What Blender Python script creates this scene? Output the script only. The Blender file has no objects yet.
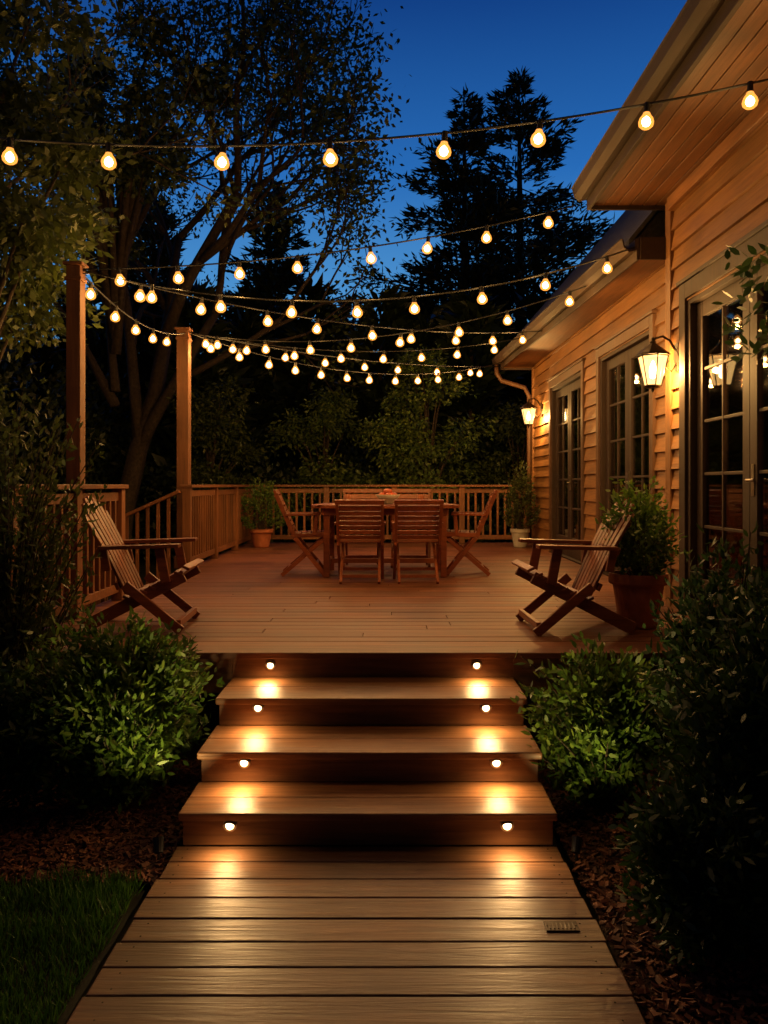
import bpy, math, random
import numpy as np
from mathutils import Vector, Matrix
R=math.radians
random.seed(7)
scene=bpy.context.scene
COL=scene.collection
EYE=1.53; DZ=0.58

# ---------------------------------------------------------------- materials
def newmat(name):
    m=bpy.data.materials.new(name); m.use_nodes=True
    nt=m.node_tree; b=nt.nodes['Principled BSDF']
    return m,nt,b
def ramp(nt,stops):
    r=nt.nodes.new('ShaderNodeValToRGB')
    e=r.color_ramp.elements
    while len(e)<len(stops): e.new(0.5)
    for i,(p,c) in enumerate(stops):
        e[i].position=p; e[i].color=(c[0],c[1],c[2],1)
    return r
def wood(name,base,dark,axis=0,rough=0.5,var=0.35,bump=0.25,fine=22.0,stain=0.35):
    m,nt,b=newmat(name); N=nt.nodes; L=nt.links
    tc=N.new('ShaderNodeTexCoord'); geo=N.new('ShaderNodeNewGeometry')
    vm=N.new('ShaderNodeVectorMath'); vm.operation='MULTIPLY_ADD'
    comb=N.new('ShaderNodeCombineXYZ')
    for i in range(3): L.new(geo.outputs['Random Per Island'],comb.inputs[i])
    L.new(comb.outputs[0],vm.inputs[0]); vm.inputs[1].default_value=(17,23,31)
    L.new(tc.outputs['Object'],vm.inputs[2])
    mp=N.new('ShaderNodeMapping'); L.new(vm.outputs[0],mp.inputs[0])
    s=[fine,fine,fine]; s[axis]=1.3; mp.inputs['Scale'].default_value=s
    n1=N.new('ShaderNodeTexNoise'); n1.inputs['Scale'].default_value=1.6; n1.inputs['Detail'].default_value=6; n1.inputs['Roughness'].default_value=.65; n1.inputs['Distortion'].default_value=.6
    L.new(mp.outputs[0],n1.inputs['Vector'])
    mid=[(a+c)/2 for a,c in zip(base,dark)]
    r=ramp(nt,[(0.28,dark),(0.5,mid),(0.72,base)])
    L.new(n1.outputs['Fac'],r.inputs[0])
    n2=N.new('ShaderNodeTexNoise'); n2.inputs['Scale'].default_value=1.7; n2.inputs['Detail'].default_value=4
    L.new(tc.outputs['Object'],n2.inputs['Vector'])
    mr=N.new('ShaderNodeMapRange'); mr.inputs[1].default_value=.3; mr.inputs[2].default_value=.7; mr.inputs[3].default_value=1-stain; mr.inputs[4].default_value=1+stain*.5
    L.new(n2.outputs['Fac'],mr.inputs[0])
    mr2=N.new('ShaderNodeMapRange'); mr2.inputs[3].default_value=1-var; mr2.inputs[4].default_value=1+var*.6
    L.new(geo.outputs['Random Per Island'],mr2.inputs[0])
    mu=N.new('ShaderNodeMath'); mu.operation='MULTIPLY'; L.new(mr.outputs[0],mu.inputs[0]); L.new(mr2.outputs[0],mu.inputs[1])
    hs=N.new('ShaderNodeHueSaturation'); L.new(r.outputs[0],hs.inputs['Color']); L.new(mu.outputs[0],hs.inputs['Value'])
    L.new(hs.outputs[0],b.inputs['Base Color'])
    rr=N.new('ShaderNodeMapRange'); rr.inputs[3].default_value=rough-.12; rr.inputs[4].default_value=rough+.15
    L.new(n2.outputs['Fac'],rr.inputs[0]); L.new(rr.outputs[0],b.inputs['Roughness'])
    bp=N.new('ShaderNodeBump'); bp.inputs['Strength'].default_value=bump; bp.inputs['Distance'].default_value=.01
    L.new(n1.outputs['Fac'],bp.inputs['Height']); L.new(bp.outputs[0],b.inputs['Normal'])
    return m
def plain(name,col,rough=.5,metal=0,nscale=12,var=.3,bump=.1):
    m,nt,b=newmat(name); N=nt.nodes; L=nt.links
    tc=N.new('ShaderNodeTexCoord'); n=N.new('ShaderNodeTexNoise'); n.inputs['Scale'].default_value=nscale; n.inputs['Detail'].default_value=5
    L.new(tc.outputs['Object'],n.inputs['Vector'])
    r=ramp(nt,[(0.3,[c*(1-var) for c in col]),(0.7,[min(1,c*(1+var)) for c in col])])
    L.new(n.outputs['Fac'],r.inputs[0]); L.new(r.outputs[0],b.inputs['Base Color'])
    b.inputs['Roughness'].default_value=rough; b.inputs['Metallic'].default_value=metal
    bp=N.new('ShaderNodeBump'); bp.inputs['Strength'].default_value=bump; bp.inputs['Distance'].default_value=.02
    L.new(n.outputs['Fac'],bp.inputs['Height']); L.new(bp.outputs[0],b.inputs['Normal'])
    return m
def foliage(name,c1,c2,c3,trans=.3):
    m,nt,b=newmat(name); N=nt.nodes; L=nt.links
    geo=N.new('ShaderNodeNewGeometry'); tc=N.new('ShaderNodeTexCoord')
    n=N.new('ShaderNodeTexNoise'); n.inputs['Scale'].default_value=3.5; n.inputs['Detail'].default_value=2
    L.new(tc.outputs['Object'],n.inputs['Vector'])
    a=N.new('ShaderNodeMath'); a.operation='MULTIPLY_ADD'; L.new(geo.outputs['Random Per Island'],a.inputs[0]); a.inputs[1].default_value=.5
    s=N.new('ShaderNodeMath'); s.operation='MULTIPLY'; L.new(n.outputs['Fac'],s.inputs[0]); s.inputs[1].default_value=.5
    L.new(s.outputs[0],a.inputs[2])
    r=ramp(nt,[(.15,c1),(.5,c2),(.85,c3)]); L.new(a.outputs[0],r.inputs[0])
    L.new(r.outputs[0],b.inputs['Base Color']); b.inputs['Roughness'].default_value=.5
    if trans>0:
        t=N.new('ShaderNodeBsdfTranslucent'); L.new(r.outputs[0],t.inputs['Color'])
        mx=N.new('ShaderNodeMixShader'); mx.inputs[0].default_value=trans
        L.new(b.outputs[0],mx.inputs[1]); L.new(t.outputs[0],mx.inputs[2])
        L.new(mx.outputs[0],N['Material Output'].inputs['Surface'])
    return m
def emis(name,col,st,transp=0.0,sample=True):
    m=bpy.data.materials.new(name); m.use_nodes=True; nt=m.node_tree; N=nt.nodes; L=nt.links
    N.remove(N['Principled BSDF'])
    e=N.new('ShaderNodeEmission'); e.inputs[0].default_value=(*col,1); e.inputs[1].default_value=st
    out=N['Material Output']
    if transp>0:
        t=N.new('ShaderNodeBsdfTransparent'); mx=N.new('ShaderNodeMixShader'); mx.inputs[0].default_value=transp
        L.new(e.outputs[0],mx.inputs[1]); L.new(t.outputs[0],mx.inputs[2]); L.new(mx.outputs[0],out.inputs[0])
    else: L.new(e.outputs[0],out.inputs[0])
    if not sample:
        try: m.cycles.emission_sampling='NONE'
        except Exception: pass
    return m
def glassmat():
    m=bpy.data.materials.new('window_glass'); m.use_nodes=True; nt=m.node_tree; N=nt.nodes; L=nt.links
    N.remove(N['Principled BSDF'])
    g=N.new('ShaderNodeBsdfGlossy'); g.inputs['Roughness'].default_value=.03; g.inputs[0].default_value=(.8,.8,.8,1)
    t=N.new('ShaderNodeBsdfTransparent'); t.inputs[0].default_value=(.86,.83,.78,1)
    fr=N.new('ShaderNodeFresnel'); fr.inputs[0].default_value=1.5
    a=N.new('ShaderNodeMath'); a.operation='ADD'; a.use_clamp=True; a.inputs[1].default_value=.08; L.new(fr.outputs[0],a.inputs[0])
    tc=N.new('ShaderNodeTexCoord'); n=N.new('ShaderNodeTexNoise'); n.inputs['Scale'].default_value=1.5
    L.new(tc.outputs['Object'],n.inputs[0]); bp=N.new('ShaderNodeBump'); bp.inputs['Strength'].default_value=.06; L.new(n.outputs['Fac'],bp.inputs['Height']); L.new(bp.outputs[0],g.inputs['Normal'])
    mx=N.new('ShaderNodeMixShader'); L.new(a.outputs[0],mx.inputs[0]); L.new(t.outputs[0],mx.inputs[1]); L.new(g.outputs[0],mx.inputs[2])
    L.new(mx.outputs[0],N['Material Output'].inputs[0]); return m

M={}
M['deck']=wood('deck_board_wood',(.28,.100,.046),(.11,.038,.019),0,.45,.28,.3)
M['step']=wood('step_board_wood',(.33,.155,.066),(.150,.066,.029),0,.40,.2,.4)
M['walk']=wood('walkway_wood',(.27,.135,.066),(.105,.050,.027),0,.40,.30,.55,stain=.5)
M['riser']=wood('riser_wood',(.27,.118,.047),(.12,.048,.021),0,.5,.15,.3)
M['rail']=wood('railing_wood',(.29,.112,.040),(.14,.052,.020),2,.55,.3,.25)
M['railh']=wood('rail_cap_wood',(.29,.112,.040),(.14,.052,.020),0,.55,.2,.25)
M['post']=wood('post_wood',(.25,.098,.038),(.12,.047,.019),2,.6,.15,.3)
M['side']=wood('siding_wood',(.36,.165,.046),(.185,.080,.024),1,.55,.22,.35,stain=.3)
M['soff']=wood('soffit_wood',(.27,.108,.030),(.135,.052,.016),1,.55,.3,.25)
M['trim']=wood('trim_wood',(.32,.146,.046),(.17,.074,.025),2,.55,.15,.2)
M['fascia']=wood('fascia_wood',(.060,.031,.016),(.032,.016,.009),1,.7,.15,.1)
M['frame']=wood('door_frame_wood',(.050,.024,.012),(.022,.011,.007),2,.65,.1,.1)
M['casing']=wood('door_casing_wood',(.14,.062,.024),(.075,.033,.014),2,.55,.15,.15)
M['teak']=wood('teak_wood',(.36,.095,.032),(.17,.042,.015),0,.36,.3,.15)
M['adir']=wood('adirondack_wood',(.32,.095,.036),(.15,.042,.018),0,.40,.3,.2)
M['black']=plain('black_cable_rubber',(.012,.012,.012),.5)
M['metal']=plain('bronze_metal',(.05,.036,.024),.4,.7)
M['steel']=plain('steel_metal',(.4,.36,.3),.3,.9)
M['shingle']=plain('roof_shingle',(.035,.032,.032),.85,0,30,.4,.5)
M['terra']=plain('terracotta',(.36,.11,.05),.7,0,9,.25,.2)
M['stonepot']=plain('glazed_pot',(.45,.42,.38),.5,0,9,.2,.1)
M['soil']=plain('soil',(.03,.019,.012),.95,0,30,.5,.8)
M['bark']=plain('bark',(.045,.031,.022),.9,0,18,.5,.9)
M['chip']=wood('mulch_chips',(.27,.095,.042),(.05,.02,.012),0,.8,.6,.2)
M['mulchb']=plain('mulch_base',(.05,.024,.014),.95,0,45,.6,1.)
M['ground']=plain('ground_soil',(.022,.026,.012),.95,0,3,.5,.6)
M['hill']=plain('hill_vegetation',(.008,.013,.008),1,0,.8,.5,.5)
M['room']=plain('interior_plaster',(.42,.27,.15),.8,0,2,.3,.1)
M['curtain']=foliage('curtain_fabric',(.40,.26,.14),(.46,.30,.17),(.52,.35,.2),.55)
M['glass']=glassmat()
M['fol_bush']=foliage('shrub_leaves',(.03,.08,.010),(.08,.16,.018),(.18,.26,.035),.35)
M['fol_dark']=foliage('dark_shrub_leaves',(.014,.040,.008),(.030,.074,.014),(.06,.12,.024),.25)
M['fol_olive']=foliage('olive_leaves',(.035,.055,.012),(.07,.098,.02),(.12,.15,.03),.35)
M['fol_tree']=foliage('tree_leaves',(.024,.044,.010),(.050,.076,.014),(.10,.125,.024),.3)
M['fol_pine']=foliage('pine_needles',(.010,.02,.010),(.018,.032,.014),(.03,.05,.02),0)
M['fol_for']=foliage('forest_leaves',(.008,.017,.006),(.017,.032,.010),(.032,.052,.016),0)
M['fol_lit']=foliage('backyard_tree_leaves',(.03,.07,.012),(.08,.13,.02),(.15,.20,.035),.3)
M['grass']=foliage('grass_blades',(.03,.09,.010),(.06,.17,.018),(.12,.25,.03),.3)
M['core']=emis('bulb_filament',(1.0,.64,.25),60,0,False)
M['env']=emis('bulb_glass',(1.0,.34,.05),2.3,.5,False)
M['lens']=emis('step_light_lens',(1.0,.66,.30),9,0,False)
M['lantern']=emis('lantern_glass',(1.0,.56,.17),4.2,.55,False)
M['lcore']=emis('lantern_bulb',(1.0,.66,.32),40,0,False)
BULBC=(1.0,.49,.12)
# ---------------------------------------------------------------- mesh tools
def orth(d,up=(0,0,1)):
    d=Vector(d).normalized(); up=Vector(up)
    if abs(d.dot(up.normalized()))>.99: up=Vector((1,0,0)) if abs(d.x)<.9 else Vector((0,1,0))
    s=d.cross(up).normalized(); u=s.cross(d).normalized()
    return d,s,u
class MB:
    def __init__(s): s.v=[];s.f=[];s.m=[]
    def raw(s,vs,fs,mi=0):
        o=len(s.v); s.v+= [tuple(a) for a in vs]
        for f in fs: s.f.append(tuple(i+o for i in f)); s.m.append(mi)
    def box(s,c,sz,mi=0,rot=None):
        hx,hy,hz=[a/2 for a in sz]
        P=[Vector((x*hx,y*hy,z*hz)) for x in(-1,1) for y in(-1,1) for z in(-1,1)]
        if rot is not None: P=[rot@p for p in P]
        c=Vector(c); P=[p+c for p in P]
        s.raw(P,[(0,1,3,2),(4,6,7,5),(0,4,5,1),(2,3,7,6),(0,2,6,4),(1,5,7,3)],mi)
    def b2(s,a,b,mi=0):
        s.box([(x+y)/2 for x,y in zip(a,b)],[abs(y-x) for x,y in zip(a,b)],mi)
    def beam(s,p0,p1,w,t,mi=0,up=(0,0,1),w1=None):
        p0=Vector(p0);p1=Vector(p1); d,sd,u=orth(p1-p0,up); w1=w if w1 is None else w1
        P=[]
        for p,ww in((p0,w),(p1,w1)):
            P+=[p+sd*ww/2+u*t/2,p-sd*ww/2+u*t/2,p-sd*ww/2-u*t/2,p+sd*ww/2-u*t/2]
        s.raw(P,[(0,3,2,1),(4,5,6,7),(0,1,5,4),(1,2,6,5),(2,3,7,6),(3,0,4,7)],mi)
    def cyl(s,p0,p1,r0,r1=None,n=10,mi=0,cap=True):
        r1=r0 if r1 is None else r1
        p0=Vector(p0);p1=Vector(p1); d,a,b=orth(p1-p0)
        P=[]
        for p,r in((p0,r0),(p1,r1)):
            for i in range(n):
                t=2*math.pi*i/n; P.append(p+a*math.cos(t)*r+b*math.sin(t)*r)
        F=[(i,(i+1)%n,n+(i+1)%n,n+i) for i in range(n)]
        if cap: F+= [tuple(reversed(range(n))),tuple(range(n,2*n))]
        s.raw(P,F,mi)
    def tube(s,pts,r,n=6,mi=0):
        rs=r if isinstance(r,(list,tuple)) else [r]*len(pts)
        P=[];pts=[Vector(p) for p in pts]
        for k,p in enumerate(pts):
            d=pts[min(k+1,len(pts)-1)]-pts[max(k-1,0)]
            d,a,b=orth(d)
            for i in range(n):
                t=2*math.pi*i/n; P.append(p+a*math.cos(t)*rs[k]+b*math.sin(t)*rs[k])
        F=[]
        for k in range(len(pts)-1):
            for i in range(n): F.append((k*n+i,k*n+(i+1)%n,(k+1)*n+(i+1)%n,(k+1)*n+i))
        F+=[tuple(reversed(range(n))),tuple(range((len(pts)-1)*n,len(pts)*n))]
        s.raw(P,F,mi)
    def lathe(s,prof,c=(0,0,0),n=24,mi=0):
        P=[];c=Vector(c)
        for r,z in prof:
            for i in range(n):
                t=2*math.pi*i/n; P.append(c+Vector((math.cos(t)*r,math.sin(t)*r,z)))
        F=[]
        for k in range(len(prof)-1):
            for i in range(n): F.append((k*n+i,k*n+(i+1)%n,(k+1)*n+(i+1)%n,(k+1)*n+i))
        s.raw(P,F,mi)
    def done(s,name,mats,parent=None,bevel=0,smooth=False):
        me=bpy.data.meshes.new(name); me.from_pydata(s.v,[],s.f); 
        for m in mats: me.materials.append(m)
        me.polygons.foreach_set('material_index',s.m)
        if smooth: me.polygons.foreach_set('use_smooth',[True]*len(s.f))
        me.update()
        o=bpy.data.objects.new(name,me); COL.objects.link(o)
        if parent: o.parent=parent
        if bevel:
            b=o.modifiers.new('bevel','BEVEL'); b.width=bevel; b.segments=2; b.limit_method='ANGLE'; b.angle_limit=R(40)
        return o
def empty(name,loc=(0,0,0),rz=0):
    e=bpy.data.objects.new(name,None); e.location=loc; e.rotation_euler=(0,0,rz); e.empty_display_size=.1; COL.objects.link(e); return e
def lamp(name,kind,loc,power,col,parent=None,radius=.02,rot=None,angle=None,blend=.5):
    l=bpy.data.lights.new(name,kind); l.energy=power; l.color=col; l.shadow_soft_size=radius
    if kind=='SPOT': l.spot_size=angle; l.spot_blend=blend
    o=bpy.data.objects.new(name,l); o.location=loc
    if rot is not None: o.rotation_euler=Vector(rot).to_track_quat('-Z','Y').to_euler()
    COL.objects.link(o)
    if parent: o.parent=parent
    return o

class LB:
    """leaf cloud"""
    def __init__(s,seed): s.P=[];s.A=[];s.L=[];s.W=[]; s.rng=np.random.default_rng(seed)
    def add(s,pos,ax,ln,w):
        pos=np.asarray(pos,float).reshape(-1,3); n=len(pos)
        s.P.append(pos); s.A.append(np.asarray(ax,float).reshape(-1,3)); s.L.append(np.broadcast_to(ln,(n,)).astype(float)); s.W.append(np.broadcast_to(w,(n,)).astype(float))
    def done(s,name,mat,parent=None,upbias=.8,hexa=True):
        P=np.concatenate(s.P);A=np.concatenate(s.A);L=np.concatenate(s.L);W=np.concatenate(s.W);n=len(P)
        A/=np.linalg.norm(A,axis=1,keepdims=True)+1e-9
        nr=s.rng.normal(size=(n,3)); nr[:,2]+=upbias
        S=np.cross(A,nr); S/=np.linalg.norm(S,axis=1,keepdims=True)+1e-9
        shp=[(0,0),(.42,.28),(.40,.62),(0,1),(-.40,.62),(-.42,.28)] if hexa else [(0,0),(.5,.45),(0,1),(-.5,.45)]
        k=len(shp); V=np.zeros((n,k,3))
        for i,(a,b) in enumerate(shp): V[:,i,:]=P+A*(L*b)[:,None]+S*(W*a)[:,None]
        me=bpy.data.meshes.new(name)
        me.vertices.add(n*k); me.vertices.foreach_set('co',V.astype(np.float32).ravel())
        me.loops.add(n*k); me.loops.foreach_set('vertex_index',np.arange(n*k,dtype=np.int32))
        me.polygons.add(n); me.polygons.foreach_set('loop_start',np.arange(0,n*k,k,dtype=np.int32))
        try: me.polygons.foreach_set('loop_total',np.full(n,k,dtype=np.int32))
        except Exception: pass
        me.materials.append(mat); me.update(calc_edges=True); me.validate()
        o=bpy.data.objects.new(name,me); COL.objects.link(o)
        if parent: o.parent=parent
        return o

def shrub_cloud(lb,mb,c,rx,ry,h,ntw,k,ll,wr=.4,z0=.1,inner=.3,stemr=.008,tw=True):
    rng=lb.rng; c=np.array(c,float)
    ph=rng.uniform(0,6.28,4)
    for i in range(ntw):
        th=rng.uniform(0,2*math.pi); u=rng.uniform(-.75,1)
        cr=math.sqrt(max(0,1-u*u)); rho=rng.uniform(.5,1.0)**.6
        lump=1+.2*math.sin(2*th+ph[0]+2*u)+.15*math.sin(5*th+ph[1]+3*u)+rng.normal()*.10
        rho*=lump
        zc=z0+(h-z0)*.5
        e=c+np.array([rx*math.cos(th)*cr*rho, ry*math.sin(th)*cr*rho, zc+(h-z0)*.5*u*rho])
        s0=c+(e-c)*np.array([inner,inner,1])+np.array([0,0,-(h*.28)])
        s0[2]=max(s0[2],c[2]+.03)
        d=e-s0; ln=np.linalg.norm(d); d=d/ln
        t=rng.uniform(.35,1.0,k)
        pos=s0+d*ln*t[:,None]+rng.normal(size=(k,3))*ll*.35
        pos[:,2]+= -.12*ln*(t**2)*.3
        ax=d*.7+rng.normal(size=(k,3))*.55
        lb.add(pos,ax,ll*rng.uniform(.65,1.2,k),ll*wr*rng.uniform(.8,1.2,k))
        if mb is not None and tw and i%3==0:
            b0=c+np.array([rng.normal()*rx*.07,rng.normal()*ry*.07,0])
            mb.tube([b0,tuple((b0+s0)/2+rng.normal(size=3)*.02),s0,e],[stemr,stemr*.8,stemr*.55,stemr*.2],4)
def crown_cloud(lb,c,r,rz,ntw,k,ll,wr=.5):
    """clump of leaves around a branch end, uneven outline"""
    rng=lb.rng; c=np.array(c,float)
    for i in range(ntw):
        v=rng.normal(size=3); v/=np.linalg.norm(v); rho=rng.uniform(.35,1.05)
        e=c+v*np.array([r,r,rz])*rho
        d=np.array([v[0],v[1],v[2]*.4-.15]); d/=np.linalg.norm(d)
        t=rng.uniform(-.5,.5,k)*r*.45
        pos=e+d*t[:,None]+rng.normal(size=(k,3))*ll*.6
        ax=d*.7+rng.normal(size=(k,3))*.6; ax[:,2]-=.2
        lb.add(pos,ax,ll*rng.uniform(.65,1.2,k),ll*wr*rng.uniform(.8,1.2,k))
def shrub(name,c,rx,ry,h,ntw,k,ll,mat,seed,wr=.4,z0=.1,stemr=.008,extra=None):
    e=empty(name,c); lb=LB(seed); mb=MB()
    shrub_cloud(lb,mb,(0,0,0),rx,ry,h,ntw,k,ll,wr,z0,stemr=stemr)
    if extra: 
        for ec,erx,ery,eh,en in extra: shrub_cloud(lb,mb,ec,erx,ery,eh,en,k,ll,wr,z0,stemr=stemr)
    lb.done('leaves',mat,e); mb.done('branches',[M['bark']],e)
    return e

# ---------------------------------------------------------------- ground
def sheet(name,x0,x1,y0,y1,z,nx,ny,mat,amp=0,seed=0,parent=None):
    mb=MB(); rg=random.Random(seed); P=[];F=[]
    for j in range(ny+1):
        for i in range(nx+1):
            x=x0+(x1-x0)*i/nx; y=y0+(y1-y0)*j/ny
            P.append((x,y,z+amp*(math.sin(x*3.1+seed)*math.cos(y*2.7)*.5+rg.uniform(-.5,.5))))
    for j in range(ny):
        for i in range(nx):
            a=j*(nx+1)+i; F.append((a,a+1,a+nx+2,a+nx+1))
    mb.raw(P,F); return mb.done(name,[mat],parent,smooth=True)
sheet('ground',-250,250,-60,400,-.09,4,4,M['ground'])
# background hill
mb=MB(); P=[];F=[]; nx=90
for i in range(nx+1):
    a=math.pi*(-.12+1.24*i/nx); hh=8.6+1.3*math.sin(i*.7)+.9*math.sin(i*1.9+1)+.5*math.sin(i*4.3)
    for rr,zz in((32,-.2),(42,hh*.6),(56,hh),(90,hh*1.1)):
        P.append((math.cos(a)*rr,math.sin(a)*rr+4,zz))
for i in range(nx):
    for k in range(3):
        a=i*4+k; F.append((a,a+1,a+5,a+4))
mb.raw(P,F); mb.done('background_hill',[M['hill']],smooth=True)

# mulch beds
def mulch(x0,x1,y0,y1,n,seed):
    e=empty('mulch_bed'); sheet('soil_base',x0,x1,y0,y1,-.05,50,50,M['mulchb'],.02,seed,e)
    rg=random.Random(seed); mb=MB()
    for i in range(n):
        x=rg.uniform(x0,x1);y=rg.uniform(y0,y1)
        s=rg.uniform(.005,.021)
        rot=Matrix.Rotation(rg.uniform(0,6.3),3,'Z')@Matrix.Rotation(rg.uniform(-.7,.7),3,'X')@Matrix.Rotation(rg.uniform(-.5,.5),3,'Y')
        mb.box((x,y,-.042+rg.uniform(0,.018)),(s*2.0,s*.8,s*.35),0,rot)
    mb.done('bark_chips',[M['chip']],e)
mulch(-3.2,-.915,3.18,4.58,13000,1)
mulch(.765,2.24,1.5,4.58,14000,2)
# lawn
e=empty('lawn_grass'); sheet('turf',-4.5,-.95,0.2,3.16,-.055,30,30,M['ground'],.01,5,e)
lb=LB(9); n=60000
x=lb.rng.uniform(-3.6,-.97,n); y=lb.rng.uniform(1.3,3.2,n); y=y+(.05*np.sin(x*9)+.03*np.sin(x*23))*(y>2.9)
pos=np.stack([x,y,np.full(n,-.055)],1); ax=lb.rng.normal(size=(n,3))*.36; ax[:,2]=1
lb.add(pos,ax,lb.rng.uniform(.03,.085,n)*(1+.3*np.sin(x*7)*np.sin(y*8)),.0055); lb.done('blades',M['grass'],e,0,False)

# ---------------------------------------------------------------- walkway
rg=random.Random(3)
w=empty('boardwalk_path'); mb=MB()
y=3.42; 
while y>-.6:
    j=rg.uniform(-.006,.006)
    zz=rg.uniform(-.0015,.0015)
    flare=(3.4-y)*.040
    mb.box((-.0855+j,y-.07,-.016+zz),(1.61+flare,.136,.032),0,Matrix.Rotation(rg.uniform(-.0015,.0015),3,'Z'))
    y-=.1435
mb.done('planks',[M['walk']],w,.004)
mb=MB()
for x in(-.86,-.085,.68): mb.b2((x-.03,-.6,-.10),(x+.03,3.4,-.034))
mb.done('joists',[M['riser']],w)
mb=MB()
for k in range(26):
    yy=3.42-.07-.1435*k
    for x in(-.84,.67):
        for s in(-.04,.04):
            xx=x+rg.uniform(-.004,.004); mb.cyl((xx,yy+s,-.001),(xx,yy+s,.0018),.0032,n=8)
mb.done('screws',[M['metal']],w)
pl=empty('floor_vent_plate',(.60,2.79,.004)); mb=MB()
mb.box((0,0,.0),(.115,.06,.005))
for i in range(7): mb.box((-.042+i*.014,0,.0035),(.006,.042,.003))
for sx in(-1,1): mb.cyl((sx*.050,0,.002),(sx*.050,0,.005),.003,n=6)
mb.done('plate',[M['metal']],pl,.001)

# ---------------------------------------------------------------- stairs
ST=[(3.40,.145),(3.74,.29),(4.14,.435)]
XL,XR=-.886,.715
st=empty('deck_stairs'); mt=MB(); mr=MB()
ends=[3.74,4.14,4.60]
for (yf,z),ye in zip(ST,ends):
    dep=ye-yf+.03; hw=dep/2
    mt.b2((XL,yf,z-.034),(XR,yf+hw-.003,z))
    mt.b2((XL,yf+hw+.003,z-.034),(XR,yf+dep,z-.001))
    mr.b2((XL+.015,yf+.025,z-.145+.001),(XR-.015,yf+.05,z-.0345))
    mr.b2((XL+.017,yf+.052,-.05),(XL+.05,4.62,z-.036)); mr.b2((XR-.05,yf+.052,-.05),(XR-.017,4.62,z-.036))
mt.done('treads',[M['step']],st,.006); mr.done('risers',[M['riser']],st,.002)
# ---------------------------------------------------------------- deck
dk=empty('wooden_deck'); mb=MB()
DXL,DXR=-2.32,2.24; y=4.63+.145
mb.b2((DXL,4.57,DZ-.036),(DXR,4.765,DZ))
k=0
while y<13.3:
    xs=[DXL]+([rg.uniform(-1.4,-.4)] if k%3==0 else [rg.uniform(.2,1.5)] if k%3==1 else [rg.uniform(-.5,.5)])+[2.34 if y>6.4 else DXR]
    for a,b in zip(xs[:-1],xs[1:]):
        mb.b2((a+.0015,y-.003+.0,DZ-.03),(b-.0015,y+.1325,DZ-rg.uniform(0,.0025)))
    y+=.1415;k+=1
mb.done('floor_boards',[M['deck']],dk,.004)
mb=MB()
mb.b2((DXL+.02,4.60,DZ-.036-.20),(XL-.0,4.63,DZ-.0365)); mb.b2((XR,4.60,DZ-.036-.20),(DXR,4.63,DZ-.0365))
mb.b2((XL,4.60,.435-.0),(XR,4.63,DZ-.0365))
mb.b2((DXL+.02,4.63,.2),(DXL+.05,13.2,DZ-.034))
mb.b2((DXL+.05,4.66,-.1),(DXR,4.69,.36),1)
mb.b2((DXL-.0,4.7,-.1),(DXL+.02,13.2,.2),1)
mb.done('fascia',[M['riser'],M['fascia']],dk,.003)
mb=MB()
for i in range(14):
    yy=4.9+i*.62; mb.b2((DXL+.1,yy,.3),(DXR,yy+.04,DZ-.034))
mb.done('joists',[M['fascia']],dk)

# step lights
def steplight(x,yf,zt,pw):
    e=empty('step_light',(x,yf,zt)); mb=MB()
    mb.cyl((0,.0,0),(0,-.007,0),.030,.029,18,0)
    P=[];F=[];n=10
    for a in(0,1):
        for i in range(n+1):
            t=math.pi*i/n; P.append((math.cos(t)*.026,-.007-.022*a,math.sin(t)*(.024 if a==0 else .017)))
    for i in range(n): F.append((i,i+1,n+2+i,n+1+i))
    mb.raw(P,F,0)
    mb.cyl((0,-.0072,-.002),(0,-.0110,-.002),.018,.017,16,1)
    mb.done('fixture',[M['steel'],M['lens']],e)
    lamp('lamp','SPOT',(0,-.095,.012),pw,(1.0,.58,.22),e,.05,(0,-.5,-1),R(178),1.0)
for x in(-.67,.505):
    steplight(x,4.60,DZ-.075,8.5)
    for i,(yf,z) in enumerate(ST): steplight(x-.0,yf+.025,z-.052 if z>.2 else z-.056,8.5 if i else 5.5)

# ---------------------------------------------------------------- railing
def railing(p0,p1,posts,h=.92,name='deck_railing',z0=DZ):
    e=empty(name); mr=MB(); mh=MB()
    p0=Vector((*p0,z0));p1=Vector((*p1,z0)); d=p1-p0; L=d.length; d.normalize()
    for t in posts:
        p=p0+d*t; mr.box((p.x,p.y,z0+(h+.0)/2),(.09,.09,h-.002))
    ts=sorted(posts)
    for a,b in zip(ts[:-1],ts[1:]):
        A=p0+d*(a+.046);B=p0+d*(b-.046)
        for z in(.10,h-.065): mh.beam(A+Vector((0,0,z)),B+Vector((0,0,z)),.04,.07)
        n=max(1,int((b-a-.09)/.115)); 
        for i in range(n):
            p=A+(B-A)*((i+.5)/n); mr.box((p.x,p.y,z0+(.135+h-.10)/2),(.034,.034,h-.10-.135))
    A=p0+d*(ts[0]-.06);B=p0+d*(ts[-1]+.06)
    mh.beam(A+Vector((0,0,h+.017)),B+Vector((0,0,h+.017)),.14,.034)
    mr.done('posts_and_balusters',[M['rail']],e,.003); mh.done('rails',[M['railh']],e,.004)
    return e
railing((-2.24,4.75),(-2.24,6.72),[0,1.0,1.95])
railing((-2.24,9.0),(-2.24,13.2),[0,1.4,2.8,4.14])
railing((-2.1,13.14),(2.3,13.14),[.0,1.1,2.2,3.3,4.35])
e=empty('side_stairs'); mb=MB()
for i in range(3): mb.b2((DXL-.3*(i+1),6.9,DZ-.145*(i+1)-.04),(DXL-.3*i-.01,8.8,DZ-.145*(i+1)))
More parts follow.
